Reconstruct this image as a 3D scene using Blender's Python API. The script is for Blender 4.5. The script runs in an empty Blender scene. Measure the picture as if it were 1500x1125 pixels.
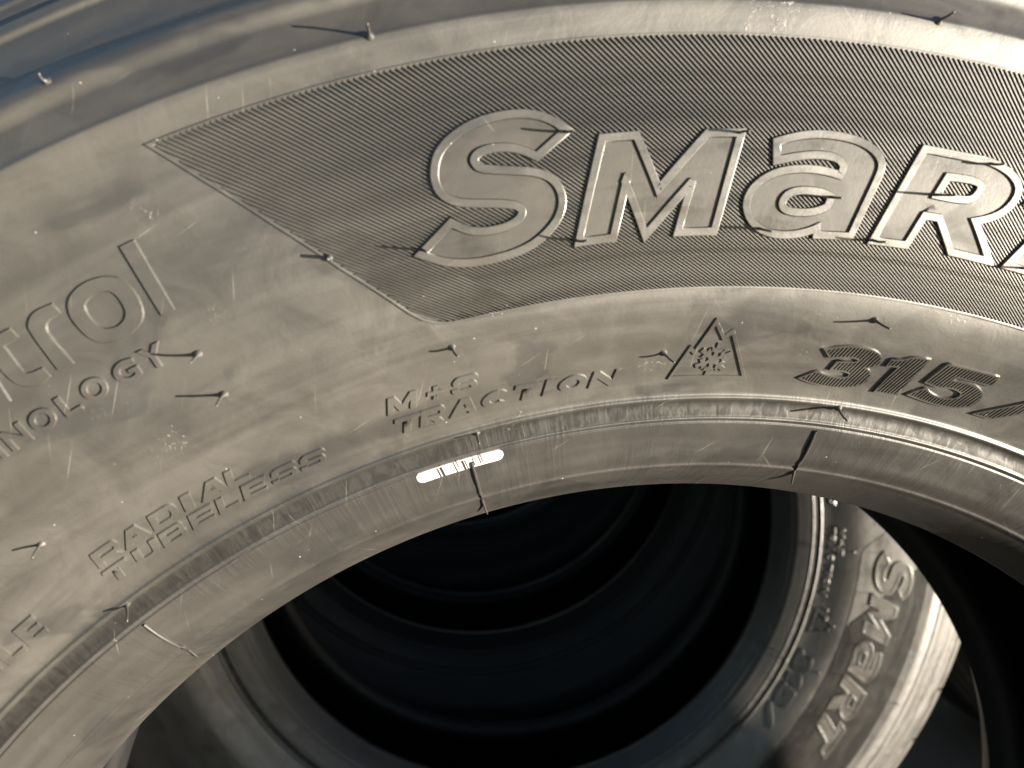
# Close-up of a truck tyre sidewall standing in front of a row of tyres, low sun from the right.
import bpy, bmesh, math, random
from mathutils import Vector, Matrix, geometry
random.seed(7)
SC = bpy.context.scene
COL = SC.collection
MM = 0.001
R = math.radians

# ------------------------------------------------------------------ frame, camera, light
# tyre frame: +Z is the tyre's axis towards the viewer, X right, Y up; the tyre leans back a little on the ground
UP = Vector((0.45, 0.88, 0.195)).normalized()
_x = (Vector((1, 0, 0)) - UP * UP.x).normalized()
_y = UP.cross(_x)
TO_WORLD = Matrix((_x, _y, UP)).to_4x4()            # rotates the first tyre's frame into the world
TYRE_ORIGIN = Vector((0, 0, 0.552))
TYRE_1 = Matrix.Translation(TYRE_ORIGIN) @ TO_WORLD

def cam_setup():
    cd = bpy.data.cameras.new('camera'); co = bpy.data.objects.new('camera', cd); COL.objects.link(co)
    Rm = ((0.95979, 0.25513, -0.11706), (-0.26965, 0.95388, -0.13193), (0.078, 0.15819, 0.98432))
    right = Vector((Rm[0][0], -Rm[0][1], -Rm[0][2]))
    down = Vector((Rm[1][0], -Rm[1][1], -Rm[1][2]))
    fwd = Vector((Rm[2][0], -Rm[2][1], -Rm[2][2]))
    m = Matrix((right, -down, -fwd)).transposed().to_4x4()
    m.translation = Vector((0.0, 380.94, 299.95)) * MM
    co.matrix_world = TYRE_1 @ m
    cd.sensor_width = 36.0; cd.lens = 1152.08 / 1500 * 36
    cd.clip_start = 0.01; cd.clip_end = 500
    cd.dof.use_dof = True; cd.dof.focus_distance = 0.30; cd.dof.aperture_fstop = 11.5
    SC.camera = co
cam_setup()

SUN_LOCAL = Vector((0.775, -0.32, 0.545)).normalized()
SUN = (TO_WORLD.to_3x3() @ SUN_LOCAL).normalized()
def light_setup():
    w = bpy.data.worlds.new('World'); SC.world = w; w.use_nodes = True
    nt = w.node_tree
    bg = nt.nodes['Background']
    sky = nt.nodes.new('ShaderNodeTexSky'); sky.sky_type = 'NISHITA'; sky.sun_disc = False
    sky.sun_elevation = math.asin(SUN.z); sky.sun_rotation = math.atan2(SUN.x, SUN.y)
    nt.links.new(sky.outputs[0], bg.inputs[0]); bg.inputs[1].default_value = 0.05
    ld = bpy.data.lights.new('sun', 'SUN'); ld.energy = 5.0; ld.angle = R(0.5); ld.color = (1.0, 0.90, 0.75)
    lo = bpy.data.objects.new('sun', ld); COL.objects.link(lo)
    lo.rotation_euler = (-SUN).to_track_quat('-Z', 'Y').to_euler()
    lo.location = (3, -3, 3)
light_setup()
SC.view_settings.view_transform = 'Standard'; SC.view_settings.look = 'None'
SC.view_settings.exposure = 1.88; SC.view_settings.gamma = 1.0
SC.cycles.max_bounces = 6

# ------------------------------------------------------------------ measured outlines: (degrees round the tyre, radius in mm)
TRACE = {
    'S': [[6.94,414.28],[6.66,415.99],[6.21,417.66],[5.68,418.76],[5.09,419.21],[4.48,419.14],[3.87,418.62],[3.29,417.48],[2.83,416.01],[2.44,414.25],[2.15,412.12],[1.97,409.42],[1.89,406.98],[1.91,404.58],[2.08,402.52],[2.41,400.96],[2.95,399.76],[3.95,398.46],[4.7,397.22],[5.0,396.22],[5.19,394.49],[5.2,392.95],[5.05,391.15],[4.75,389.74],[4.29,388.74],[3.74,388.41],[3.14,388.66],[2.64,389.59],[2.22,391.07],[1.94,392.59],[0.76,387.6],[1.22,385.63],[1.85,384.07],[2.63,383.13],[3.52,383.04],[4.36,383.55],[5.07,384.73],[5.66,386.75],[6.18,389.53],[6.47,392.32],[6.59,395.26],[6.53,397.9],[6.32,400.26],[5.96,401.89],[5.47,403.03],[4.73,404.06],[4.0,405.14],[3.52,406.05],[3.31,407.31],[3.2,409.15],[3.21,410.62],[3.39,412.3],[3.72,413.35],[4.16,413.65],[4.71,413.34],[5.18,412.48],[5.58,411.21],[5.94,409.67]],
    'M': [[8.82,409.6],[9.96,409.55],[10.9,392.95],[13.18,409.46],[14.27,409.53],[13.4,384.08],[12.12,384.05],[12.67,397.29],[12.38,398.51],[10.44,384.95],[9.6,400.97],[9.48,400.88],[8.74,383.92],[7.58,383.78]],
    'a': [[16.29,407.76],[16.76,408.79],[17.28,409.69],[17.91,410.24],[18.56,410.25],[19.17,409.93],[19.73,409.2],[20.21,407.96],[20.54,406.27],[20.7,404.62],[20.7,402.83],[20.58,399.5],[20.29,392.42],[19.97,384.24],[18.64,383.86],[18.61,386.61],[18.06,384.8],[17.5,383.67],[16.87,383.18],[16.28,383.51],[15.73,384.85],[15.35,387.14],[15.17,389.62],[15.17,391.75],[15.3,393.89],[15.6,396.05],[16.02,397.9],[16.54,399.27],[17.25,400.04],[17.91,400.15],[18.53,399.75],[19.18,398.88],[19.32,400.75],[19.38,402.75],[19.3,404.36],[19.07,405.92],[18.7,406.81],[18.2,407.1],[17.66,406.89],[17.02,406.2],[16.33,405.05]],
    'a_hole': [[19.0,395.02],[18.63,396.06],[18.11,396.58],[17.54,396.62],[17.1,396.17],[16.73,395.09],[16.49,393.24],[16.4,391.26],[16.47,389.49],[16.7,388.12],[17.06,387.43],[17.59,387.32],[18.1,387.71],[18.54,388.64],[18.88,389.9],[19.03,392.7]],
    'R': [[22.82,409.77],[24.07,409.71],[24.94,409.87],[25.57,410.03],[26.19,409.47],[26.79,408.18],[27.2,406.04],[27.29,403.92],[27.17,401.08],[26.89,398.38],[26.4,396.13],[25.59,393.97],[26.85,384.08],[25.33,384.23],[24.27,393.49],[23.3,393.4],[22.81,383.89],[21.52,383.78]],
    'R_hole': [[23.89,405.76],[24.58,406.08],[25.27,406.29],[25.66,405.72],[25.85,404.32],[25.87,402.11],[25.72,399.67],[25.45,397.87],[24.87,397.22],[24.16,397.07],[23.46,397.2]],
    'l': [[-10.57,417.35],[-10.01,417.42],[-9.98,396.15],[-10.52,396.22]],
    'o': [[-13.42,409.82],[-13.17,411.57],[-12.76,412.71],[-12.3,413.01],[-11.84,412.56],[-11.45,411.42],[-11.17,409.62],[-11.0,406.37],[-10.97,403.09],[-11.09,399.42],[-11.3,397.39],[-11.63,396.24],[-12.08,395.54],[-12.65,395.76],[-13.14,396.89],[-13.41,398.86],[-13.53,401.67],[-13.58,404.45],[-13.57,407.2]],
    'o_hole': [[-12.91,407.86],[-12.64,409.11],[-12.3,409.43],[-11.86,408.73],[-11.68,407.29],[-11.6,404.86],[-11.62,402.18],[-11.7,400.65],[-11.94,399.22],[-12.31,398.71],[-12.7,399.45],[-12.89,400.86],[-12.98,403.3],[-13.0,405.89]],
    'r': [[-13.89,412.15],[-13.85,409.08],[-14.21,409.24],[-14.46,408.63],[-14.61,407.62],[-14.69,405.62],[-14.57,395.85],[-15.2,396.26],[-15.18,409.07],[-15.03,410.81],[-14.78,412.07],[-14.45,412.56]],
    't': [[-15.74,411.97],[-15.7,409.02],[-16.33,409.11],[-16.37,400.85],[-16.3,399.67],[-16.1,399.07],[-15.67,398.75],[-15.64,395.93],[-16.1,395.46],[-16.53,396.4],[-16.74,397.58],[-16.92,399.61],[-16.98,404.34],[-16.9,409.28],[-17.24,409.41],[-17.25,412.32],[-16.91,412.18],[-16.84,415.45],[-16.32,415.24],[-16.37,412.12]],
    'n': [[-17.51,395.85],[-18.11,396.41],[-17.66,417.61],[-17.71,420.0],[-18.03,421.08],[-18.57,421.35],[-19.38,398.54],[-19.94,399.08],[-19.27,422.98],[-18.74,422.66],[-18.41,423.88],[-17.84,423.94],[-17.4,422.79],[-17.1,420.42],[-17.05,417.36]],
    '3': [[20.89,346.96],[21.54,348.32],[22.38,349.1],[23.12,348.99],[23.78,348.37],[24.2,347.08],[24.36,345.24],[24.24,343.69],[23.71,342.48],[24.1,341.51],[24.32,339.96],[24.3,337.87],[24.06,336.33],[23.51,334.88],[22.68,334.2],[21.78,334.33],[20.95,334.99],[20.22,336.18],[21.07,339.14],[21.53,338.27],[22.16,337.71],[22.74,337.8],[23.05,338.52],[23.05,339.7],[22.84,340.22],[22.39,340.34],[21.77,340.35],[21.92,343.32],[22.65,343.53],[23.05,344.21],[23.06,345.01],[22.73,345.48],[22.2,345.23],[21.39,344.49]],
    '1': [[24.91,346.67],[25.48,347.02],[25.99,348.76],[26.96,349.0],[26.58,335.04],[25.13,334.8],[25.56,344.8],[24.84,344.3]],
    '5': [[28.09,348.83],[31.29,349.21],[31.35,345.95],[29.09,345.62],[29.0,344.07],[29.92,344.65],[30.71,344.17],[31.26,342.65],[31.45,340.47],[31.22,337.49],[30.55,335.54],[29.47,334.87],[28.38,335.13],[27.18,335.98],[27.92,339.43],[28.54,337.85],[29.24,337.34],[29.87,338.04],[30.18,339.5],[30.12,340.96],[29.64,341.73],[29.15,341.57],[28.55,340.77],[27.64,341.49]],
    'slash': [[31.78,335.27],[33.93,343.8],[34.69,347.85],[35.74,349.08],[33.38,335.63]],
    'tri': [[12.28,334.92],[13.22,347.06],[13.5,345.43],[14.28,355.89],[14.98,350.05],[15.38,352.32],[17.09,334.45]],
}
VENT_HAIRS = [[[4.15,358.21,59.3],[5.1,355.7,65.13]],[[70.5,337.22,50.78],[71.64,334.27,56.55]],[[138.69,330.21,59.26],[138.63,327.76,67.26]],[[-64.14,362.99,62.69],[-64.42,361.15,72.62]],[[130.32,299.68,40.17],[128.64,296.39,48.67]],[[-66.86,376.34,65.15],[-66.66,374.9,75.06]],[[-129.3,334.0,59.26],[-129.43,332.12,65.81]],[[-81.7,456.12,64.34],[-81.92,458.63,69.04]],[[5.01,447.55,71.9],[5.1,447.74,81.15]],[[168.22,414.41,71.9],[168.04,414.74,78.85]],[[51.04,411.07,68.37],[52.21,409.12,78.47]],[[2.7,389.01,66.08],[4.21,387.47,76.02]],[[47.59,380.43,65.32],[49.24,379.08,75.62]],[[102.63,397.74,68.16],[102.52,397.06,76.39]],[[103.92,369.2,65.35],[103.57,367.64,75.28]],[[127.15,372.89,66.66],[126.76,371.73,74.82]],[[138.41,356.85,65.23],[137.97,355.65,74.66]],[[179.09,370.25,68.19],[178.83,368.85,75.43]],[[159.53,365.28,67.16],[160.02,363.82,77.79]],[[186.25,335.05,65.32],[185.69,334.22,73.45]],[[4.75,326.42,40.05],[4.54,323.96,46.36]],[[-121.18,303.09,40.03],[-119.29,299.85,47.54]]]

# ------------------------------------------------------------------ tyre cross-section (mm)
KNOTS = [(286, 0), (299.3, 24.1), (319.1, 37.5), (327.1, 40.3), (365.2, 61.9), (400, 67.3), (438.7, 70.2), (447.4, 71.5),
         (460, 66.5), (478.2, 52), (491, 43), (511, 28), (522, 15), (530, 3), (533, -8)]
def _pchip_setup(K):
    X = [k[0] for k in K]; Y = [k[1] for k in K]
    h = [X[i+1]-X[i] for i in range(len(X)-1)]; d = [(Y[i+1]-Y[i])/h[i] for i in range(len(h))]
    m = [0.0]*len(X)
    for i in range(1, len(X)-1):
        if d[i-1]*d[i] > 0:
            w1 = 2*h[i]+h[i-1]; w2 = h[i]+2*h[i-1]; m[i] = (w1+w2)/(w1/d[i-1]+w2/d[i])
    m[0] = d[0]; m[-1] = d[-1]
    return X, Y, h, m
_P = _pchip_setup(KNOTS)
def zs(r):
    X, Y, h, m = _P
    i = 0
    while i < len(X)-2 and r > X[i+1]: i += 1
    t = (r-X[i])/h[i]
    return (2*t**3-3*t*t+1)*Y[i]+(t**3-2*t*t+t)*h[i]*m[i]+(-2*t**3+3*t*t)*Y[i+1]+(t**3-t*t)*h[i]*m[i+1]
def bump(r, c, w, a): return a*math.exp(-((r-c)/w)**2)
def sstep(a, b, x):
    t = min(1, max(0, (x-a)/(b-a))); return t*t*(3-2*t)
def relief(r):
    z = bump(r, 327.3, 0.9, 1.0) - .9*sstep(326.9, 325.9, r)*sstep(319.8, 325.0, r)     # upper bead ring and the hollow under it
    z += bump(r, 319.7, 0.60, .75) - 0.8*bump(r, 318.5, 0.32, 1.0)                            # rim line
    z += bump(r, 299.6, 0.9, 0.9) + bump(r, 305.0, 3.0, 0.5)
    z -= (1.6*(1-math.exp(-(r-447.6)/1.6))*sstep(466, 452, r) if r > 447.6 else 0)                                    # step of the upper sidewall
    z += 2.2*sstep(457, 463.0, r) - 2.2*sstep(464.6, 471, r)
    z += 1.6*sstep(485.5, 488, r) - 1.6*sstep(491.2, 492.4, r) + bump(r, 499, 1.0, 0.9)
    z -= 1.6*bump(r, 507.5, 1.2, 1.0)
    return z
def surf(th, r, h=0.0):
    """point on the front sidewall, th in degrees clockwise from the top, h mm above the surface"""
    s = (zs(r+.5)-zs(r-.5)); q = 1/math.sqrt(1+s*s)
    rr = r - s*q*h; z = zs(r) + q*h
    a = R(th)
    return Vector((rr*math.sin(a), rr*math.cos(a), z))*MM

# ------------------------------------------------------------------ materials
class NT:
    def __init__(s, m):
        m.use_nodes = True; s.t = m.node_tree; s.t.nodes.clear()
    def n(s, k, **kw):
        nd = s.t.nodes.new(k)
        for a, v in kw.items():
            if a.startswith('i_'):
                key = a[2:]; key = int(key) if key.isdigit() else key.replace('_', ' ')
                if hasattr(v, 'bl_rna') and 'Socket' in type(v).__name__: s.t.links.new(v, nd.inputs[key])
                else: nd.inputs[key].default_value = v
            else: setattr(nd, a, v)
        return nd
    def math(s, op, a, b=0.0, clamp=False):
        nd = s.n('ShaderNodeMath', operation=op, use_clamp=clamp)
        for i, v in enumerate((a, b)):
            if isinstance(v, (int, float)): nd.inputs[i].default_value = v
            else: s.t.links.new(v, nd.inputs[i])
        return nd.outputs[0]
    def ramp(s, f, a, b, lo=0.0, hi=1.0):
        nd = s.n('ShaderNodeMapRange', interpolation_type='SMOOTHSTEP')
        s.t.links.new(f, nd.inputs[0])
        for i, v in enumerate((a, b, lo, hi)): nd.inputs[i+1].default_value = v
        return nd.outputs[0]
    def mix(s, f, a, b):
        nd = s.n('ShaderNodeMix', data_type='RGBA')
        for i, v in ((0, f), (6, a), (7, b)):
            if isinstance(v, (int, float, tuple)): nd.inputs[i].default_value = v
            else: s.t.links.new(v, nd.inputs[i])
        return nd.outputs[2]
    def noise(s, vec, scale, detail=4.0, rough=0.55, dist=0.0):
        nd = s.n('ShaderNodeTexNoise', i_Scale=scale, i_Detail=detail, i_Roughness=rough, i_Distortion=dist)
        s.t.links.new(vec, nd.inputs['Vector']); return nd.outputs[0]

def rubber(name, dusty=1.0, rough=0.46, marks=True, base=(0.034, 0.032, 0.030), wipe=True, combed=True, bumpy=.00018, spec=.95, mottle=0.0):
    m = bpy.data.materials.new(name); N = NT(m)
    out = N.n('ShaderNodeOutputMaterial'); b = N.n('ShaderNodeBsdfPrincipled')
    N.t.links.new(b.outputs[0], out.inputs[0])
    tc = N.n('ShaderNodeTexCoord').outputs['Object']
    sep = N.n('ShaderNodeSeparateXYZ'); N.t.links.new(tc, sep.inputs[0])
    X, Y, Z = sep.outputs
    rad = N.math('SQRT', N.math('ADD', N.math('MULTIPLY', X, X), N.math('MULTIPLY', Y, Y)))
    th = N.math('ARCTAN2', X, Y)
    arc = N.math('MULTIPLY', th, 0.37)
    pol = N.n('ShaderNodeCombineXYZ'); N.t.links.new(arc, pol.inputs[0]); N.t.links.new(rad, pol.inputs[1]); N.t.links.new(Z, pol.inputs[2])
    def stretch(kx, ky):
        v = N.n('ShaderNodeCombineXYZ')
        N.t.links.new(N.math('MULTIPLY', arc, kx), v.inputs[0]); N.t.links.new(N.math('MULTIPLY', rad, ky), v.inputs[1])
        return v.outputs[0]
    big = N.noise(tc, 14, 5, .6, .4)
    mid = N.noise(tc, 60, 5, .6, .8)
    fine = N.noise(tc, 900, 3, .6)
    sweep = N.noise(stretch(6, 60), 1.0, 5, .65, 1.2)          # smears that run round the tyre
    dust = N.math('ADD', .02, N.math('MULTIPLY', N.ramp(big, .34, .66), .62))
    dust = N.math('ADD', dust, N.math('MULTIPLY', N.ramp(sweep, .34, .68), .40))
    dust = N.math('ADD', dust, N.math('MULTIPLY', N.ramp(mid, .38, .68), .22))
    dust = N.math('MULTIPLY', dust, N.ramp(rad, .331, .322, 1.0, .28))
    dust = N.math('MULTIPLY', dust, dusty, True)
    col = N.mix(dust, (*base, 1), (0.056, 0.052, 0.0455, 1))
    ro = N.math('ADD', N.ramp(mid, .3, .7, -.05, .06), N.ramp(sweep, .35, .7, rough-.05, rough+.08))
    hgt = N.math('ADD', N.math('MULTIPLY', fine, .000035), N.math('MULTIPLY', mid, bumpy))
    if mottle:      # cloudy polish
        cl = N.noise(tc, 55, 3, .5, .8)
        ro = N.math('ADD', ro, N.ramp(cl, .40, .60, mottle, -mottle)); dust = N.math('MULTIPLY', dust, N.ramp(cl, .38, .60, .8, 1.25))
        col = N.mix(dust, (*base, 1), (0.056, 0.052, 0.0455, 1))
    if combed:      # brush and mould marks that cross the bead
        comb = N.noise(stretch(420, 25), 1.0, 2, .5, .3)
        zone = N.math('MULTIPLY', N.ramp(rad, .332, .326), N.ramp(N.noise(stretch(16, 30), 1.0, 2), .42, .56))
        cz = N.math('MULTIPLY', N.ramp(comb, .42, .62), zone)
        col = N.mix(N.math('MULTIPLY', cz, .22), col, (0.020, 0.019, 0.018, 1))
        hgt = N.math('ADD', hgt, N.math('MULTIPLY', cz, .00004))
        band = N.math('MULTIPLY', N.ramp(rad, .3266, .3256), N.ramp(rad, .3199, .3209))     # scuffed hollow between the bead rings
        sc0 = N.ramp(N.noise(stretch(260, 160), 1.0, 2, .5, .4), .35, .65, .35, 1.0)
        sc0 = N.math('MULTIPLY', sc0, band)
        ro = N.math('ADD', ro, N.math('MULTIPLY', N.math('MULTIPLY', sc0, .05), 1.0)); col = N.mix(N.math('MULTIPLY', N.math('ADD', band, sc0), .46), col, (0.018, 0.017, 0.016, 1))
        hgt = N.math('ADD', hgt, N.math('MULTIPLY', sc0, .00008))
        sp = N.math('MULTIPLY', N.ramp(rad, .3195, .3175, spec, spec*.62), N.math('SUBTRACT', 1.0, N.math('MULTIPLY', N.math('ADD', band, sc0), .36)))
        N.t.links.new(sp, b.inputs['Specular IOR Level'])
    if wipe:        # polished, wiped patches
        wn = N.noise(stretch(22, 40), 1.0, 3, .5, .6)
        wm = N.ramp(wn, .56, .63)
        col = N.mix(N.math('MULTIPLY', wm, .5), col, (0.026, 0.025, 0.025, 1))
        ro = N.math('SUBTRACT', ro, N.math('MULTIPLY', wm, .05))
    if marks:
        # scratches: two families of thin pale lines
        for ang, kx, ky, t, dens in ((61, 330, 5.2, .050, .62), (74, 420, 9.0, .060, .72), (118, 300, 6.0, .040, .80), (20, 360, 8.0, .045, .74)):
            mp = N.n('ShaderNodeMapping', vector_type='POINT'); mp.inputs['Rotation'].default_value = (0, 0, R(90-ang)); N.t.links.new(tc, mp.inputs[0])
            m2 = N.n('ShaderNodeVectorMath', operation='MULTIPLY'); m2.inputs[1].default_value = (kx, ky, 0); N.t.links.new(mp.outputs[0], m2.inputs[0])
            vo = N.n('ShaderNodeTexVoronoi', voronoi_dimensions='2D', i_Scale=1.0); N.t.links.new(m2.outputs[0], vo.inputs['Vector'])
            sc_ = N.n('ShaderNodeSeparateColor'); N.t.links.new(vo.outputs['Color'], sc_.inputs[0])
            f = N.math('MULTIPLY', N.ramp(vo.outputs['Distance'], t, t*.3), N.ramp(sc_.outputs[0], dens, 1.0, 0, .8))
            f = N.math('MULTIPLY', f, N.ramp(mid, .42, .55, .25, 1.0))
            col = N.mix(f, col, (0.17, 0.16, 0.14, 1)); ro = N.math('ADD', ro, N.math('MULTIPLY', f, .2))
        # grit: tiny pale grains and a few flakes of dried mud
        vo = N.n('ShaderNodeTexVoronoi', i_Scale=260.0, i_Randomness=1.0); N.t.links.new(tc, vo.inputs['Vector'])
        sepc = N.n('ShaderNodeSeparateColor'); N.t.links.new(vo.outputs['Color'], sepc.inputs[0])
        thr = N.ramp(sepc.outputs[0], .84, 1.0, 0.0, .085)
        dot = N.math('LESS_THAN', vo.outputs['Distance'], thr)
        col = N.mix(N.math('MULTIPLY', dot, .8), col, (0.30, 0.28, 0.24, 1))
        fl = N.noise(tc, 480, 3, .6, 1.5)
        flg = N.ramp(N.noise(tc, 38, 2, .5), .655, .74)
        flm = N.math('MULTIPLY', N.ramp(fl, .60, .66), flg)
        col = N.mix(N.math('MULTIPLY', flm, .38), col, (0.24, 0.22, 0.18, 1))
        hgt = N.math('ADD', hgt, N.math('MULTIPLY', N.math('ADD', dot, flm), .00008))
    bp = N.n('ShaderNodeBump', i_Strength=1.0, i_Distance=1.0); N.t.links.new(hgt, bp.inputs['Height'])
    N.t.links.new(col, b.inputs['Base Color']); N.t.links.new(ro, b.inputs['Roughness']); N.t.links.new(bp.outputs[0], b.inputs['Normal'])
    b.inputs['IOR'].default_value = 1.6
    if not combed: b.inputs['Specular IOR Level'].default_value = spec
    return m

M_SIDE = rubber('sidewall_rubber')
M_PANEL = rubber('panel_rubber', dusty=.75, rough=.40, bumpy=.0001, wipe=False, combed=False)
M_RIM = rubber('letter_rim_rubber', dusty=1.15, rough=.36, bumpy=.00005, spec=1.0, wipe=False, combed=False)
M_FLOOR = rubber('letter_face_rubber', mottle=.09, dusty=.85, rough=.50, bumpy=.00006, spec=.45, wipe=True, combed=False)
M_HAIR = rubber('vent_hair_rubber', dusty=.3, rough=.5, marks=False, wipe=False, combed=False)
M_LINER = rubber('inner_liner_rubber', spec=.3, dusty=.0, rough=.6, marks=False, wipe=False, combed=False, base=(.008, .008, .008))
M_SHADED = rubber('shaded_rubber', dusty=.12, rough=.55, marks=False, wipe=False, combed=False, base=(.012, .012, .013), spec=.2)  # darkened copy of the rubber: shade deep in the row put into the colour
M_TREAD = rubber('tread_rubber', dusty=1.0, rough=.45, wipe=False, combed=False)

def paint_mat():
    m = bpy.data.materials.new('worn_white_paint'); N = NT(m)
    out = N.n('ShaderNodeOutputMaterial'); b = N.n('ShaderNodeBsdfPrincipled'); N.t.links.new(b.outputs[0], out.inputs[0])
    tc = N.n('ShaderNodeTexCoord').outputs['Object']
    n = N.noise(tc, 500, 4, .6, .5)
    col = N.mix(N.ramp(n, .62, .72), (.62, .61, .59, 1), (.30, .29, .27, 1))
    N.t.links.new(col, b.inputs['Base Color']); b.inputs['Roughness'].default_value = .5
    return m
M_WHITE = paint_mat()
def flat_mat(name, c, ro=.6):
    m = bpy.data.materials.new(name); N = NT(m)
    out = N.n('ShaderNodeOutputMaterial'); b = N.n('ShaderNodeBsdfPrincipled'); N.t.links.new(b.outputs[0], out.inputs[0])
    tc = N.n('ShaderNodeTexCoord').outputs['Object']
    n = N.noise(tc, 300, 3, .6)
    N.t.links.new(N.mix(n, tuple(x*.7 for x in c)+(1,), tuple(x*1.3 for x in c)+(1,)), b.inputs['Base Color']); b.inputs['Roughness'].default_value = ro
    return m
M_INK = flat_mat('black_print', (.02, .02, .02))

# ------------------------------------------------------------------ mesh helpers
def mesh(name, verts, faces, mat, smooth=False):
    me = bpy.data.meshes.new(name); me.from_pydata(verts, [], faces); me.materials.append(mat)
    if smooth: me.polygons.foreach_set('use_smooth', [True]*len(faces))
    me.update(); return me
def obj(name, me, parent=None, label=None, kind=None):
    o = bpy.data.objects.new(name, me); COL.objects.link(o)
    if parent: o.parent = parent
    if label: o['label'] = label
    if kind: o['kind'] = kind
    return o
def revolve(name, prof, mat, seg=720, closed=False):
    """prof: list of (r, z) mm"""
    V = []; F = []; n = len(prof)
    cs = [(math.sin(2*math.pi*i/seg), math.cos(2*math.pi*i/seg)) for i in range(seg)]
    for s, c in cs:
        for r, z in prof: V.append((r*s*MM, r*c*MM, z*MM))
    for i in range(seg):
        j = (i+1) % seg
        for k in range(n-1): F.append((i*n+k, j*n+k, j*n+k+1, i*n+k+1))
    return mesh(name, V, F, mat, True)
AR = 400.0      # flat working plane: x = th * AR, y = r
def flat(pts): return [Vector((R(t)*AR, r)) for t, r in pts]
def unflat(v, h): return surf(math.degrees(v[0]/AR), v[1], h)
def area(p): return .5*sum(p[i].x*p[(i+1) % len(p)].y-p[(i+1) % len(p)].x*p[i].y for i in range(len(p)))
def rounded(p, it=1, keep=math.cos(R(38))):
    """one Chaikin-like pass that keeps sharp corners"""
    for _ in range(it):
        q = []; n = len(p)
        for i in range(n):
            a, b, c = p[i-1], p[i], p[(i+1) % n]
            u = (b-a).normalized(); v = (c-b).normalized()
            if u.dot(v) < keep: q.append(b)
            else: q += [b+(a-b)*.25, b+(c-b)*.25]
        p = q
    return p
def bm_flat(loops):
    bm = bmesh.new()
    tris = geometry.tessellate_polygon([[Vector((v.x, v.y, 0)) for v in l] for l in loops])
    vs = [bm.verts.new((v.x, v.y, 0)) for l in loops for v in l]
    for t in tris:
        try: bm.faces.new([vs[i] for i in t])
        except ValueError: pass
    bmesh.ops.recalc_face_normals(bm, faces=bm.faces)
    if bm.faces and sum(f.normal.z for f in bm.faces) < 0: bmesh.ops.reverse_faces(bm, faces=bm.faces)
    return bm
def grid_cut(bm, step=3.0):
    xs = [v.co.x for v in bm.verts]; ys = [v.co.y for v in bm.verts]
    for ax, lo, hi in ((0, min(xs), max(xs)), (1, min(ys), max(ys))):
        k = math.floor(lo/step)+1
        while k*step < hi:
            co = [0, 0, 0]; co[ax] = k*step+.013; no = [0, 0, 0]; no[ax] = 1
            bmesh.ops.bisect_plane(bm, geom=bm.verts[:]+bm.edges[:]+bm.faces[:], plane_co=co, plane_no=no, dist=1e-4)
            k += 1
def emboss_bm(bm, h0, h1, draft=0.12, walls=True):
    """flat bmesh -> verts/faces of a raised body with its own smooth top"""
    bm.normal_update(); bm.verts.index_update()
    V = []; F = []; S = []
    idx = {}
    for v in bm.verts: idx[v] = len(V); V.append(unflat(v.co, h1))
    for f in bm.faces: F.append([idx[v] for v in f.verts]); S.append(True)
    if walls:
        nrm = {}
        be = [e for e in bm.edges if len(e.link_faces) == 1]
        for e in be:
            f = e.link_faces[0]
            l = [l for l in f.loops if l.edge == e][0]
            a, b = l.vert, l.link_loop_next.vert
            d = (b.co-a.co).normalized(); n = Vector((d.y, -d.x))
            for v in (a, b): nrm[v] = nrm.get(v, Vector((0, 0)))+n
        for e in be:
            f = e.link_faces[0]; l = [l for l in f.loops if l.edge == e][0]
            a, b = l.vert, l.link_loop_next.vert
            k = len(V)
            for v, top in ((a, 1), (b, 1), (b, 0), (a, 0)):
                n = nrm[v]; n = n.normalized() if n.length > 0 else n
                V.append(unflat(v.co.xy+n*(0 if top else draft), h1 if top else h0))
            F.append([k+1, k, k+3, k+2]); S.append(False)
    return V, F, S
def emboss(name, loops, h0, h1, mat, draft=.12, step=3.0, bm=None):
    bm = bm or bm_flat(loops); grid_cut(bm, step)
    V, F, S = emboss_bm(bm, h0, h1, draft); bm.free()
    me = mesh(name, V, F, mat); me.polygons.foreach_set('use_smooth', S); return me
def densify(path, closed, step=2.5):
    out = []; n = len(path)
    for i in range(n if closed else n-1):
        a, b = path[i], path[(i+1) % n]; k = max(1, int((b-a).length/step))
        out += [a+(b-a)*(j/k) for j in range(k)]
    if not closed: out.append(path[-1])
    return out
def ribbon(path, prof, closed=True, step=2.5, flat_faces=(), outward=True):
    """sweep prof [(offset, height)] along a flat path; positive offset is to the outside of a closed path"""
    p = densify(path, closed, step); n = len(p)
    sg = 1.0
    if closed:
        sg = 1.0 if area(p) > 0 else -1.0
        if not outward: sg = -sg
    V = []; F = []; S = []; rows = []
    for i in range(n):
        if closed: a, b, c = p[i-1], p[i], p[(i+1) % n]
        else: a, b, c = p[max(0, i-1)], p[i], p[min(n-1, i+1)]
        u = (b-a); v = (c-b)
        if u.length < 1e-6: u = v
        if v.length < 1e-6: v = u
        u = u.normalized(); v = v.normalized()
        n1 = Vector((u.y, -u.x)); n2 = Vector((v.y, -v.x)); m = (n1+n2)
        m = m.normalized() if m.length > 1e-3 else n1
        k = 1/max(.45, m.dot(n1)); rows.append((b, m*k*sg))
    m_ = len(prof)
    for s in range(m_-1):
        base = len(V)
        for b, nn in rows:
            for o, h in (prof[s], prof[s+1]): V.append(unflat(b+nn*o, h))
        for i in range(n if closed else n-1):
            j = (i+1) % n; F.append([base+2*i, base+2*j, base+2*j+1, base+2*i+1]); S.append(True)
    if not closed:      # end caps
        for b, nn in (rows[0], rows[-1]):
            k = len(V)
            for o, h in prof: V.append(unflat(b+nn*o, h))
            F.append(list(range(k, k+m_))); S.append(False)
    return V, F, S
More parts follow.
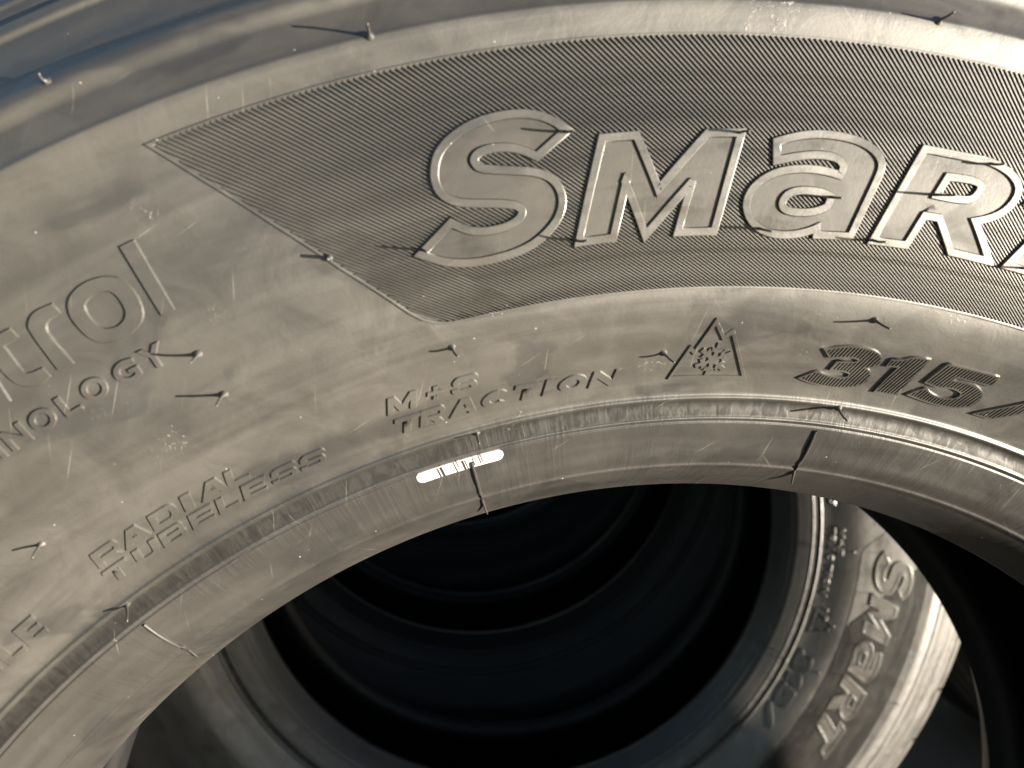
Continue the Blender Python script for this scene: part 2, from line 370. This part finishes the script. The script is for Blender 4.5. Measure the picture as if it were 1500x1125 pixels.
def fix_out(me):
    bm = bmesh.new(); bm.from_mesh(me); bm.normal_update()
    # make every face look away from the tyre's body
    for f in bm.faces:
        c = f.calc_center_median()
        if f.normal.z < 0 and abs(f.normal.z) > .02: f.normal_flip()
    bm.to_mesh(me); bm.free(); me.update()
def ribbon_mesh(name, paths, prof, mat, **kw):
    V = []; F = []; S = []
    for path, outw in paths:
        v, f, s = ribbon(path, prof, outward=outw, **kw); k = len(V)
        V += v; F += [[i+k for i in q] for q in f]; S += s
    me = mesh(name, V, F, mat); me.polygons.foreach_set('use_smooth', S); fix_out(me); return me

_font_cache = {}
def glyph_bm(ch, th, r0, w, hgt, shear=0.0, bold=.03):
    """one letter of the built-in typeface, fitted to w x hgt mm with its foot at radius r0 and centred at th"""
    cu = bpy.data.curves.new('glyph', 'FONT'); cu.body = ch; cu.size = 1.0; cu.offset = bold; cu.resolution_u = 5; cu.fill_mode = 'FRONT'
    o = bpy.data.objects.new('glyph', cu); COL.objects.link(o)
    bpy.context.view_layer.update()
    me = o.evaluated_get(bpy.context.evaluated_depsgraph_get()).to_mesh()
    bm = bmesh.new(); bm.from_mesh(me)
    bpy.data.objects.remove(o); bpy.data.curves.remove(cu)
    bmesh.ops.remove_doubles(bm, verts=bm.verts, dist=1e-4)
    xs = [v.co.x for v in bm.verts]; ys = [v.co.y for v in bm.verts]
    x0, x1, y0, y1 = min(xs), max(xs), min(ys), max(ys)
    cx = R(th)*AR
    for v in bm.verts:
        y = (v.co.y-y0)/(y1-y0)*hgt; x = ((v.co.x-x0)/(x1-x0)-.5)*w + shear*(y-hgt/2)
        v.co = (cx + x*AR/(r0+hgt/2), r0+y, 0)
    bm.normal_update()
    if sum(f.normal.z for f in bm.faces) < 0: bmesh.ops.reverse_faces(bm, faces=bm.faces)
    return bm

def _arc(cx, cy, rx, ry, a0, a1, n=10):
    return [(cx+rx*math.cos(R(a0+(a1-a0)*k/n)), cy+ry*math.sin(R(a0+(a1-a0)*k/n))) for k in range(n+1)]
def wide_glyph(ch, w):
    """bold extended capitals, height 1, width w: list of loops"""
    v, h = .40, .24
    if ch == 'I': return [[(0, 0), (w, 0), (w, 1), (0, 1)]]
    if ch == 'L': return [[(0, 0), (w, 0), (w, h), (v, h), (v, 1), (0, 1)]]
    if ch == 'T': c = w/2; return [[(c-v/2, 0), (c+v/2, 0), (c+v/2, 1-h), (w, 1-h), (w, 1), (0, 1), (0, 1-h), (c-v/2, 1-h)]]
    if ch == 'E': return [[(0, 0), (w, 0), (w, h), (v, h), (v, .40), (w*.93, .40), (w*.93, .60), (v, .60), (v, 1-h), (w, 1-h), (w, 1), (0, 1)]]
    if ch == '+': a = .30; return [[(w/2-a/2, 0), (w/2+a/2, 0), (w/2+a/2, .36), (w, .36), (w, .64), (w/2+a/2, .64), (w/2+a/2, 1), (w/2-a/2, 1), (w/2-a/2, .64), (0, .64), (0, .36), (w/2-a/2, .36)]]
    if ch == 'M': return [[(0, 0), (v*.8, 0), (v*.8, .58), (w/2-.12, .06), (w/2+.12, .06), (w-v*.8, .58), (w-v*.8, 0), (w, 0), (w, 1), (w-v*.95, 1), (w/2, .42), (v*.95, 1), (0, 1)]]
    if ch == 'N': return [[(0, 0), (v*.85, 0), (v*.85, .62), (w-v*.9, 0), (w, 0), (w, 1), (w-v*.85, 1), (w-v*.85, .38), (v*.9, 1), (0, 1)]]
    if ch == 'A': return [[(0, 0), (v*1.05, 0), (w*.31, .20), (w*.69, .20), (w-v*1.05, 0), (w, 0), (w*.5+.28, 1), (w*.5-.28, 1)], [(w*.40, .42), (w*.60, .42), (w*.5, .74)]]
    if ch == 'U': return [[(0, 1), (0, .42)]+_arc(.42, .42, .42, .42, 180, 270, 5)[1:]+_arc(w-.42, .42, .42, .42, 270, 360, 5)+[(w, 1), (w-v, 1), (w-v, .40)]+_arc(w-v-.16, .40, .16, .16, 360, 270, 4)[1:]+_arc(v+.16, .40, .16, .16, 270, 180, 4)+[(v, 1)]]
    if ch == 'O': return [_arc(w/2, .5, w/2, .5, 0, 350, 26), _arc(w/2, .5, w/2-v, .5-h, 0, 345, 18)]
    if ch == 'D': return [[(0, 0), (w-.5, 0)]+_arc(w-.5, .5, .5, .5, -90, 90, 12)+[(0, 1)], [(v, h), (w-.58, h)]+_arc(w-.58, .5, .2, .5-h, -90, 90, 7)+[(v, 1-h)]]
    if ch == 'B': return [[(0, 0), (w-.28, 0)]+_arc(w-.28, .28, .28, .28, -90, 68, 7)+_arc(w-.32, .75, .26, .25, -60, 90, 7)+[(0, 1)], [(v, .19), (w-.42, .19)]+_arc(w-.42, .285, .1, .095, -90, 90, 5)+[(v, .38)], [(v, .62), (w-.44, .62)]+_arc(w-.44, .715, .1, .095, -90, 90, 5)+[(v, .81)]]
    if ch == 'R': return [[(0, 0), (v, 0), (v, .30), (w*.46, .30), (w-v*1.2, 0), (w, 0), (w*.78, .34)]+_arc(w-.34, .66, .34, .34, -60, 90, 9)+[(0, 1)], [(v, .52), (w-.40, .52)]+_arc(w-.40, .65, .14, .13, -90, 90, 5)+[(v, .78)]]
    if ch in 'CG':
        o = _arc(w/2, .5, w/2, .5, 38, 322, 24); i = _arc(w/2, .5, w/2-v, .5-h, 322, 38, 16)
        if ch == 'G': return [_arc(w/2, .5, w/2, .5, 38, 290, 22)+[(w, .14), (w, .55), (w*.52, .55), (w*.52, .38), (w-v, .38), (w-v, .27)]+_arc(w/2, .5, w/2-v, .5-h, 295, 45, 14)]
        return [o+i]
    if ch == 'S':
        return [[(w, .70), (w-.02, .80)]+_arc(w-.32, .73, .30, .27, 25, 90, 4)+_arc(.34, .72, .34, .28, 90, 250, 9)+[(w-.50, .43)]+_arc(w-.42, .32, .10, .09, 60, -90, 4)+[(v+.04, .235), (v, .32), (0, .32), (.03, .18)]+_arc(.34, .27, .31, .27, 205, 270, 4)+_arc(w-.34, .30, .34, .30, 270, 425, 9)+[(.50, .59)]+_arc(.43, .68, .10, .085, 240, 90, 4)+[(w-v-.03, .765), (w-v, .70)]]
    raise KeyError(ch)
def wide_bm(ch, th, r0, w, hgt, shear=0.0):
    wn = w/hgt; cx = R(th)*AR; loops = []
    for l in wide_glyph(ch, wn):
        pts = []
        for x, y in l:
            q = Vector((cx+((x-wn/2)*hgt+shear*(y-.5)*hgt)*AR/(r0+hgt/2), r0+y*hgt))
            if not pts or (q-pts[-1]).length > .02: pts.append(q)
        if (pts[0]-pts[-1]).length < .02: pts.pop()
        loops.append(pts)
    return bm_flat(loops)

# ------------------------------------------------------------------ the tyre
WIDTH_MID = -77.7
def mirror(p): return [(r, 2*WIDTH_MID-z) for r, z in reversed(p)]
def frange(a, b, s):
    out = []; x = a
    while x < b-1e-6: out.append(x); x += s
    return out+[b]
def build_tyre():
    t = bpy.data.objects.new('truck_tyre', None); COL.objects.link(t)
    # bead: toe to the rim line, finely sampled
    bead = [(286.6, -3.5), (286.05, -1.2)] + [(r, zs(r)+relief(r)*sstep(286, 290, r)) for r in frange(286.2, 321.0, .35)]
    obj('bead', revolve('bead', bead, M_SIDE), t)
    side = [(r, zs(r)+relief(r)) for r in frange(321.0, 330, .35)] + [(r, zs(r)+relief(r)) for r in frange(331.5, 446, 2.0)] + \
           [(r, zs(r)+relief(r)) for r in frange(446.5, 514, .5)]
    obj('sidewall', revolve('sidewall', side, M_SIDE), t)
    shoulder = [(r, zs(r)+relief(r)) for r in frange(514, 517, 1)] + [(519, 15), (520.5, 8), (521, -4)]
    tr = shoulder + [(521, -30), (522, -34), (534, -34.5), (535, -36), (535.5, -54), (534.5, -55.5), (520, -58), (520, -64), (534.5, -66.5), (536, -68)]
    tr2 = [(r, 2*WIDTH_MID-z) for r, z in reversed(tr[len(shoulder)+2:])]
    back_sh = [(534.5, -122), (535, -140), (530, -158), (522, -170)]
    obj('tread', revolve('tread', tr + tr2 + back_sh, M_TREAD, seg=360), t)
    back = [(522, -170)] + [(r, 2*WIDTH_MID-zs(r)) for r in reversed(frange(290, 514, 8))] + [(286, 2*WIDTH_MID)]
    obj('rear_sidewall', revolve('rear_sidewall', back, M_SIDE, seg=360), t)
    inner = [(286.6, -3.5), (287.5, -9), (291, -15), (298, -17), (312, -4), (332, 15), (365, 40), (400, 52), (440, 52), (478, 33), (500, 6), (508, -30), (510, WIDTH_MID)]
    obj('inner_liner', revolve('inner_liner', inner + mirror(inner)[1:-1] + [(286, 2*WIDTH_MID)], M_LINER, seg=360), t)
    return t
tyre = build_tyre()
tyre['label'] = 'nearest black truck tyre, its dusty sidewall with large raised lettering filling the frame'
tyre['category'] = 'tyre'; tyre['group'] = 'truck tyres standing in a row'

# --- shoulder blocks of the tread
def block_mesh():
    V = []; F = []
    span = 360/50; g = .42
    n = 5
    rows = []
    for i in range(n+1):
        a = -span/2+g/2 + (span-g)*i/n
        e = .35 if i in (0, n) else 0
        pr = [(515, 24.5), (526-e, 14), (533-e, 4), (536-e, -6), (536-e, -26), (534, -29), (519, -30)]
        rows.append([Vector((r*math.sin(R(a)), r*math.cos(R(a)), z))*MM for r, z in pr])
    m = len(rows[0])
    for rw in rows: V += rw
    for i in range(n):
        for k in range(m-1): F.append((i*m+k, (i+1)*m+k, (i+1)*m+k+1, i*m+k+1))
    F.append(tuple(range(m))); F.append(tuple(n*m+k for k in reversed(range(m))))
    me = mesh('tread_block', V, F, M_TREAD)
    return me
BLOCK = block_mesh()
for k in range(50):
    o = obj('tread_block', BLOCK, tyre); o.rotation_euler.z = -R(k*7.2+1.5)

# --- lettering panel: border and ribs
PANEL_IN = 365.6
TH_END = 78.0
EDGE = [(438.3, -7.92), (425.2, -6.7), (407.5, -4.9), (389.9, -3.0), (379.3, -1.7), (372, -.8), (368.9, -.3), (367.0, .25), (366.0, .8), (365.6, 1.6)]
def left_edge(r):      # th of the slanting left end at radius r
    for (a, ta), (b, tb) in zip(EDGE, EDGE[1:]):
        if r >= b: return ta+(tb-ta)*(a-r)/(a-b)
    return 1.6
loop = [(t, r) for r, t in EDGE] + [(th, PANEL_IN) for th in frange(3, TH_END, 1)] + \
       [(TH_END, 438.3)] + [(TH_END-x, 438.3) for x in frange(1, TH_END+7.9, 1)][:-1]
border = flat(loop)
panel = obj('lettering_panel', ribbon_mesh('lettering_panel', [(border, True)], [(-.60, 0), (-.45, .50), (.10, .62), (.48, .60), (.60, 0)], M_PANEL, step=2.0), tyre)

def rib_path(th0, lo=366.0, hi=437.95):
    out = []; th = th0; r = hi; step = 4.0
    while True:
        out.append((th, r))
        if r <= lo+1e-6: break
        s = min(step, r-lo); rm = r-s/2
        slope = 262+(rm-374)*2.85          # mm of radius per radian
        th += math.degrees(s/slope); r -= s
    return out
RIB_H = 1.0
def rib_mesh(path):
    p = [Vector((R(t)*AR, r)) for t, r in path]
    prof = [(-.36, -.02), (-.24, RIB_H), (.13, RIB_H), (.26, -.02)]
    V = []; F = []; S = []
    for s in range(3):
        b0 = len(V)
        for i, q in enumerate(p):
            r = q.y; sl = 262+(r-374)*2.85; al = math.atan2(sl, r)
            k = r*math.sin(al)/302.0            # ribs crowd together towards the bead
            d = (p[min(i+1, len(p)-1)]-p[max(i-1, 0)]); d = Vector((d.x*r/AR, d.y)).normalized(); n = Vector((d.y*AR/r, -d.x))
            for o, h in (prof[s], prof[s+1]): V.append(unflat(q+n*o*k, h))
        for i in range(len(p)-1): F.append([b0+2*i, b0+2*i+2, b0+2*i+3, b0+2*i+1]); S.append(True)
    for i in (0, len(p)-1): F.append([2*i, 2*i+1, 2*len(p)*2+2*i, 2*len(p)*2+2*i+1]); S.append(False)
    me = mesh('rib', V, F, M_PANEL); me.polygons.foreach_set('use_smooth', S); fix_out(me); return me
PITCH = 0.2222
FULL = rib_mesh(rib_path(0.0))
fullp = rib_path(0.0)
ribs = 0; extra = []
th = -8.0 + .20 - PITCH*40
foot = fullp[-1][0]
def inside(t, r):
    return t > left_edge(r)+.12
while th + foot < TH_END - .3:
    path = rib_path(th)
    if not all(inside(t, r) for t, r in path):      # shortened by the slanting end
        fine_ = []
        for a, b in zip(path, path[1:]):
            fine_ += [(a[0]+(b[0]-a[0])*k/16, a[1]+(b[1]-a[1])*k/16) for k in range(16)]
        fine_.append(path[-1])
        run = [q for q in fine_ if inside(*q)]
        if len(run) > 24:
            cut = run[:1]+[q for q in run[1:-1:12]]+run[-1:]
            obj('rib', rib_mesh(cut), panel); ribs += 1
    elif ribs < 290:
        o = obj('rib', FULL, panel); o.rotation_euler.z = -R(th); ribs += 1
    else: extra.append(th)
    th += PITCH
def joined(name, me0, angles, mat):
    V = []; F = []
    v0 = [v.co.copy() for v in me0.vertices]; f0 = [list(f.vertices) for f in me0.polygons]
    for a in angles:
        M = Matrix.Rotation(-R(a), 3, 'Z'); k = len(V); V += [M @ v for v in v0]; F += [[i+k for i in f] for f in f0]
    return mesh(name, V, F, mat)
if extra: obj('rib_field', joined('rib_field', FULL, extra, M_PANEL), panel, kind='stuff')

# --- large outlined letters
def big_letter(ch, key, holes=(), label=None):
    outer = rounded(flat(TRACE[key]))
    hl = [rounded(flat(TRACE[h])) for h in holes]
    o = obj('raised_letter', emboss('raised_letter', [outer]+hl, 0, 1.14, M_FLOOR, draft=.0), tyre, label or 'large outlined letter %s with recessed face' % ch)
    obj('letter_rim', ribbon_mesh('letter_rim', [(outer, True)]+[(h, False) for h in hl],
        [(.0, 1.0), (.20, 1.76), (.34, 1.84), (2.40, 1.84), (2.58, 1.76), (2.90, .0)], M_RIM, step=2.5), o)
    return o
big_letter('S', 'S'); big_letter('M', 'M'); big_letter('A', 'a', ('a_hole',)); big_letter('R', 'R', ('R_hole',))
# T stands mostly outside the frame
tt = [(29.05, 409.6), (33.9, 409.6), (33.35, 403.9), (31.9, 403.9), (30.35, 384.2), (28.55, 384.2), (30.1, 403.9), (28.55, 403.9)]
TRACE['T'] = tt
big_letter('T', 'T')

# --- lower-case word and the small words
def letter(key, holes, h, label, mat=None):
    return obj('raised_letter', emboss('raised_letter', [rounded(flat(TRACE[key]))]+[rounded(flat(TRACE[k])) for k in holes], 0, h*1.7, mat or M_SIDE, draft=.45), tyre, label)
for key, holes in (('n', ()), ('t', ()), ('r', ()), ('o', ('o_hole',)), ('l', ())):
    letter(key, holes, .42, 'flat lower-case letter %s' % key)
def word(items, r0, hgt, shear, h, what, bold=None):
    for ch, th, w in items:
        obj('raised_letter', emboss('raised_letter', None, 0, h*1.5, M_SIDE, bm=glyph_bm(ch, th, r0, w, hgt, shear, bold) if bold else wide_bm(ch, th, r0, w, hgt, shear), draft=.34), tyre, '%s letter %s' % (what, ch))
word([('H', -19.58, 6.3), ('N', -18.3, 6.4), ('O', -17.0, 7.0), ('L', -15.75, 5.0), ('O', -14.5, 7.0), ('G', -13.0, 6.9)], 383.8, 6.2, 0, .5, 'small', .02)
word([('Y', -11.72, 6.6)], 383.8, 6.4, 0, .5, 'small', .02)
word([('R', -19.75, 9.0), ('A', -18.05, 9.4), ('D', -16.25, 9.2), ('I', -14.85, 3.2), ('A', -13.35, 9.4), ('L', -11.95, 7.4)], 341.6, 5.5, .42, .44, 'small slanted')
word([('T', -20.35, 8.4), ('U', -18.45, 8.4), ('B', -16.75, 8.6), ('E', -14.95, 8.0), ('L', -13.35, 7.2), ('E', -11.75, 8.0), ('S', -9.95, 8.6), ('S', -8.25, 8.6)], 334.8, 5.4, .42, .44, 'small slanted')
word([('M', -2.6, 9.4), ('S', .85, 8.2)], 342.4, 5.7, .36, .40, 'small slanted')
word([('+', -.78, 5.0)], 343.0, 4.4, .3, .40, 'small slanted')
word([('T', -2.75, 8.6), ('R', -1.3, 8.0), ('A', .5, 9.0), ('C', 2.3, 8.6), ('T', 4.1, 8.6), ('I', 5.4, 3.2), ('O', 6.75, 9.0), ('N', 8.6, 9.4)], 334.6, 5.6, .36, .40, 'small slanted')
word([('G', -29.05, 8.6), ('L', -27.3, 7.4), ('E', -25.75, 7.6)], 336.1, 7.5, .42, .50, 'middle-sized slanted')

# --- size digits: an outline with ribs inside
def striped(key, label):
    outer = rounded(flat(TRACE[key]))
    o = obj('raised_letter', ribbon_mesh('raised_letter', [(outer, True)], [(-.36, 0), (-.2, .85), (.26, .88), (.48, 0)], M_RIM, step=2.0), tyre, label)
    # ribs that follow the slant of the digit
    a = Vector(flat([(20.0, 349)])[0]); b = Vector(flat([TRACE['1'][5]])[0]); c = Vector(flat([TRACE['1'][2]])[0])
    d = (c-b).normalized(); nn = Vector((d.y, -d.x))
    xs = [p.dot(nn) for p in outer]; k = math.floor(min(xs)/1.32); V = []; F = []; S = []
    while k*1.32 < max(xs):
        bm = bm_flat([outer])
        for off, sg in ((.0, -1), (.64, 1)):
            g = bmesh.ops.bisect_plane(bm, geom=bm.verts[:]+bm.edges[:]+bm.faces[:], plane_co=(*(nn*(k*1.32+off)), 0), plane_no=(*(nn*sg), 0), clear_outer=True, dist=1e-5)
        if bm.faces:
            v, f, s = emboss_bm(bm, 0, .86, .05); q = len(V); V += v; F += [[i+q for i in x] for x in f]; S += s
        bm.free(); k += 1
    me = mesh('digit_ribs', V, F, M_RIM); obj('digit_ribs', me, o, kind='stuff')
striped('3', 'ribbed slanted digit 3'); striped('1', 'ribbed slanted digit 1'); striped('5', 'ribbed slanted digit 5'); striped('slash', 'ribbed slash after the digits')

# --- snow emblem
tri = flat(TRACE['tri'])
em = obj('mountain_emblem', ribbon_mesh('mountain_emblem', [(tri, True)], [(-1.35, 0), (-1.25, .62), (-.1, .62), (.06, 0)], M_SIDE, step=3), tyre)
fl = []
cx, cy = R(14.72)*AR, 341.6
for k in range(6):
    a = R(k*60+8)
    for s, q in ((1.5, .6), (2.6, .5), (2.9, 1.55), (4.2, 1.95), (4.0, .62), (5.9, .75), (5.9, -.75), (4.0, -.62), (4.2, -1.95), (2.9, -1.55), (2.6, -.5), (1.5, -.6)):
        fl.append(Vector((cx+(s*math.sin(a)-q*math.cos(a))*AR/341.6, cy+s*math.cos(a)+q*math.sin(a))))
obj('snowflake', emboss('snowflake', [fl], 0, .50, M_SIDE), em)

# --- worn white stripe with black bars
def sticker():
    c0, c1, rm, hw = -3.05, 1.75, 316.25, 2.15
    pts = []
    for k in range(9): a = R(90+180*k/8); pts.append((c0+math.degrees(hw*math.cos(a)/rm)*1.0, rm+hw*math.sin(a)))
    for k in range(9): a = R(-90+180*k/8); pts.append((c1+math.degrees(hw*math.cos(a)/rm), rm+hw*math.sin(a)))
    bm = bm_flat([flat(pts)]); grid_cut(bm, .8)
    def lift(v, h):
        th, r = math.degrees(v[0]/AR), v[1]
        return Vector((r*math.sin(R(th)), r*math.cos(R(th)), zs(r)+relief(r)+h))*MM
    V = [lift(v.co, .10) for v in bm.verts]; bm.verts.index_update(); F = [[v.index for v in f.verts] for f in bm.faces]
    o = obj('paint_stripe', mesh('paint_stripe', V, F, M_WHITE, True), tyre, 'worn white stripe with thin black bars')
    bars = [(-2.02, .22, 0, 1), (-1.80, .35, 0, 1), (-.95, .16, 0, .95), (-.78, .12, .3, 1), (-.42, .30, 0, 1), (-.25, .14, 0, .8), (.22, .14, .1, 1), (.35, .1, .3, .9), (.62, .14, .1, 1), (.75, .12, .25, 1)]
    for th, w, a, b in bars:
        V = []; dth = math.degrees(w*1.25/rm); y0 = rm-hw+2*hw*a; y1 = rm-hw+2*hw*b
        for i in range(7):
            r = y0+(y1-y0)*i/6
            for s in (-1, 1):
                t_ = th+s*dth-.10*(i/6-.5); V.append(Vector((r*math.sin(R(t_)), r*math.cos(R(t_)), zs(r)+relief(r)+.24))*MM)
        obj('bar', mesh('bar', V, [(2*i, 2*i+1, 2*i+3, 2*i+2) for i in range(6)], M_INK), o)
sticker()

# --- mould vents: radial ridges over the bead, and the rubber hairs
def tube(pts, rads, seg=8):
    V = []; F = []
    for i, p in enumerate(pts):
        d = (pts[min(i+1, len(pts)-1)]-pts[max(i-1, 0)]).normalized()
        u = d.orthogonal().normalized(); w = d.cross(u)
        for k in range(seg):
            a = 2*math.pi*k/seg; V.append(p+(u*math.cos(a)+w*math.sin(a))*rads[i])
    for i in range(len(pts)-1):
        for k in range(seg): F.append((i*seg+k, i*seg+(k+1) % seg, (i+1)*seg+(k+1) % seg, (i+1)*seg+k))
    F.append(tuple(range((len(pts)-1)*seg, len(pts)*seg)))
    return V, F
for (a, b, c) in (((22.70, 317.0), (22.90, 299.8), (23.6, 294.5)), ((.08, 316.4), (.10, 299.0), (.2, 290.5)), ((-22.13, 317.4), (-22.42, 299.2), (-22.9, 294.5))):
    pts = [surf(a[0]+(b[0]-a[0])*k/10, a[1]+(b[1]-a[1])*k/10, .22+.25*math.sin(k*.31)) for k in range(11)]
    V, F = tube(pts, [.62*MM]*11, 10)
    obj('vent_ridge', mesh('vent_ridge', V, F, M_SIDE, True), tyre)
    p0 = surf(b[0], b[1], .3); p1 = surf(c[0], c[1], 2.2)
    V, F = tube([p0+(p1-p0)*(k/4) for k in range(5)], [.55*MM, .5*MM, .42*MM, .35*MM, .28*MM])
    obj('vent_hair', mesh('vent_hair', V, F, M_HAIR, True), tyre)
for a, b in VENT_HAIRS:
    a = Vector(a)*MM; b = Vector(b)*MM
    th, r = math.degrees(math.atan2(a.x, a.y)), math.hypot(a.x, a.y)/MM
    n = (surf(th, r, 1)-surf(th, r, 0)).normalized()
    side = Vector((random.uniform(-1, 1), random.uniform(-1, 1), 0))*.5*MM
    base = surf(th, r, relief(r)-.4)
    pts = []; rad = []
    for k, (f_, q) in enumerate(((0, 1.5), (.07, 1.15), (.13, .62), (.22, .46), (.4, .40), (.6, .38), (.8, .36), (1, .30))):
        p = base.lerp(b, f_)+n*(math.sin(math.pi*f_)*.5*MM)+side*math.sin(math.pi*f_)
        pts.append(p); rad.append(q*MM*1.0)
    V, F = tube(pts, rad, 10)
    obj('vent_hair', mesh('vent_hair', V, F, M_HAIR, True), tyre)
# a hair cut short at the panel's edge
nb = surf(-3.35, 393.9, 0); nn_ = (surf(-3.35, 393.9, 1)-nb).normalized()
V, F = tube([nb, nb+nn_*1.2*MM, nb+nn_*1.3*MM, nb+nn_*2.0*MM, nb+nn_*5.5*MM, nb+nn_*5.6*MM], [1.25*MM, 1.1*MM, .6*MM, .55*MM, .5*MM, .3*MM], 12)
obj('vent_hair', mesh('vent_hair', V, F, M_HAIR, True), tyre)
tyre.matrix_world = TYRE_1

# ------------------------------------------------------------------ the other tyres of the row: copies with copies of their parts
RIBS_ALL = joined('rib_field', FULL, [-7.75+.3+PITCH*k for k in range(38, 360)], M_PANEL)
def copy_tyre(loc, tilt, roll, label, keep=None, place=None, squeeze=1.0, axis=None, shaded=False):
    c = tyre.copy(); COL.objects.link(c)
    for ch in list(tyre.children):
        if keep and ch.name.split('.')[0] not in keep: continue
        d = ch.copy(); COL.objects.link(d); d.parent = c
        if shaded:
            for sl in d.material_slots: sl.link = 'OBJECT'; sl.material = M_SHADED
        if ch.name.startswith('paint_stripe'): COL.objects.unlink(d); bpy.data.objects.remove(d); continue
        if ch.name.startswith('lettering_panel'):
            e = obj('rib_field', RIBS_ALL, d, kind='stuff'); continue
        for g in ch.children:
            e = g.copy(); COL.objects.link(e); e.parent = d
    ax = Vector((tilt[0], tilt[1], 0)); rot = Matrix.Rotation(ax.length, 4, ax.normalized()) if ax.length else Matrix()
    c.matrix_world = TYRE_1 @ Matrix.Translation(Vector(loc)*MM) @ rot @ Matrix.Rotation(-R(roll), 4, 'Z') @ Matrix.Diagonal((1, 1, squeeze, 1))
    if place: c.matrix_world = Matrix.Translation(Vector(place)) @ c.matrix_world.to_3x3().to_4x4()
    if axis:
        up = Vector((0, 0, 1)); m3 = Matrix((up.cross(axis), up, axis)).transposed()
        c.matrix_world = Matrix.Translation(Vector(place)) @ m3.to_4x4() @ Matrix.Rotation(-R(roll), 4, 'Z')
    bpy.context.view_layer.update()
    low = min((c.matrix_world @ v.co).z for ch in c.children if ch.name.split('.')[0] in ('tread', 'rear_sidewall', 'sidewall') for v in ch.data.vertices)
    c.matrix_world = Matrix.Translation((0, 0, -low)) @ c.matrix_world      # stands on the ground
    c['label'] = label; print('settled by', round(low, 4))
    return c
CORE = ('bead', 'sidewall', 'tread', 'rear_sidewall', 'inner_liner')
t2 = copy_tyre((28, 96, -515), (-.03, -.03), 107.2, 'second tyre in the row, seen through the nearest tyre with lettering lit at its right', squeeze=.78)
t3 = copy_tyre((5, 118, -768), (-.03, -.02), 40.0, 'third tyre in the row, dark inside the hole of the second', CORE, shaded=True)
t4 = copy_tyre((-10, 165, -1073), (-.03, -.02), 10.0, 'fourth tyre in the row, deep and almost black', CORE, shaded=True)
# two unseen tyres added outside the view, to shade the ground behind
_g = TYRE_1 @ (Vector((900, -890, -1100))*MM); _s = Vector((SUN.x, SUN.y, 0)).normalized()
t5 = copy_tyre((0, 0, 0), (0, 0), 200.0, 'front one of two unseen tyres added on the right to shade the ground', CORE, place=_g+_s*1.25+Vector((0, 0, .55)))
t6 = copy_tyre((0, 0, 0), (0, 0), 150.0, 'rear one of two unseen tyres added on the right to shade the ground', CORE, place=_g+_s*1.25+Vector((0, 0, .55))-TYRE_1.to_3x3() @ Vector((0, 0, .34)))

t7 = copy_tyre((-20, 212, -1378), (-.03, -.02), 70.0, 'last tyre of the row, closing its dark tunnel', CORE, shaded=True)
t9 = copy_tyre((1210, -458, -1050), (0, 0), 250.0, 'added tyre in darkened rubber, glimpsed past the tread of the second tyre', CORE, shaded=True)  # added to keep the corner behind the second tyre dark
_a = Vector((-_s.y, _s.x, 0))  # axis of an unseen tyre added to block sun from the hole
t8 = copy_tyre((0, 0, 0), (0, 0), 20.0, 'single unseen tyre added on the right to keep sun out of the hole, tread towards the sun', CORE,
               place=(TYRE_1 @ (Vector((1500, -900, 674))*MM)).to_2d().to_3d()+Vector((0, 0, .54))+_a*.112, axis=_a)

# ------------------------------------------------------------------ the ground
def ground():
    m = bpy.data.materials.new('asphalt'); N = NT(m)
    out = N.n('ShaderNodeOutputMaterial'); b = N.n('ShaderNodeBsdfPrincipled'); N.t.links.new(b.outputs[0], out.inputs[0])
    tc = N.n('ShaderNodeTexCoord').outputs['Object']
    n = N.noise(tc, 3, 6, .6); g = N.noise(tc, 220, 3, .7)
    N.t.links.new(N.mix(N.math('MULTIPLY', N.math('ADD', n, g), .5), (.02, .02, .02, 1), (.06, .057, .053, 1)), b.inputs['Base Color'])
    b.inputs['Roughness'].default_value = .85
    bp = N.n('ShaderNodeBump', i_Strength=.5, i_Distance=.004); N.t.links.new(g, bp.inputs['Height']); N.t.links.new(bp.outputs[0], b.inputs['Normal'])
    s = 150
    obj('ground', mesh('ground', [(-s, -s, 0), (s, -s, 0), (s, s, 0), (-s, s, 0)], [(0, 1, 2, 3)], m), kind='structure')
ground()
bpy.context.view_layer.update()
for o in (tyre,):
    low = min((o.matrix_world @ v.co).z for ch in o.children if ch.name.split('.')[0] in ('tread', 'rear_sidewall', 'sidewall') for v in ch.data.vertices)
    print(o.name, 'lowest', round(low, 4))
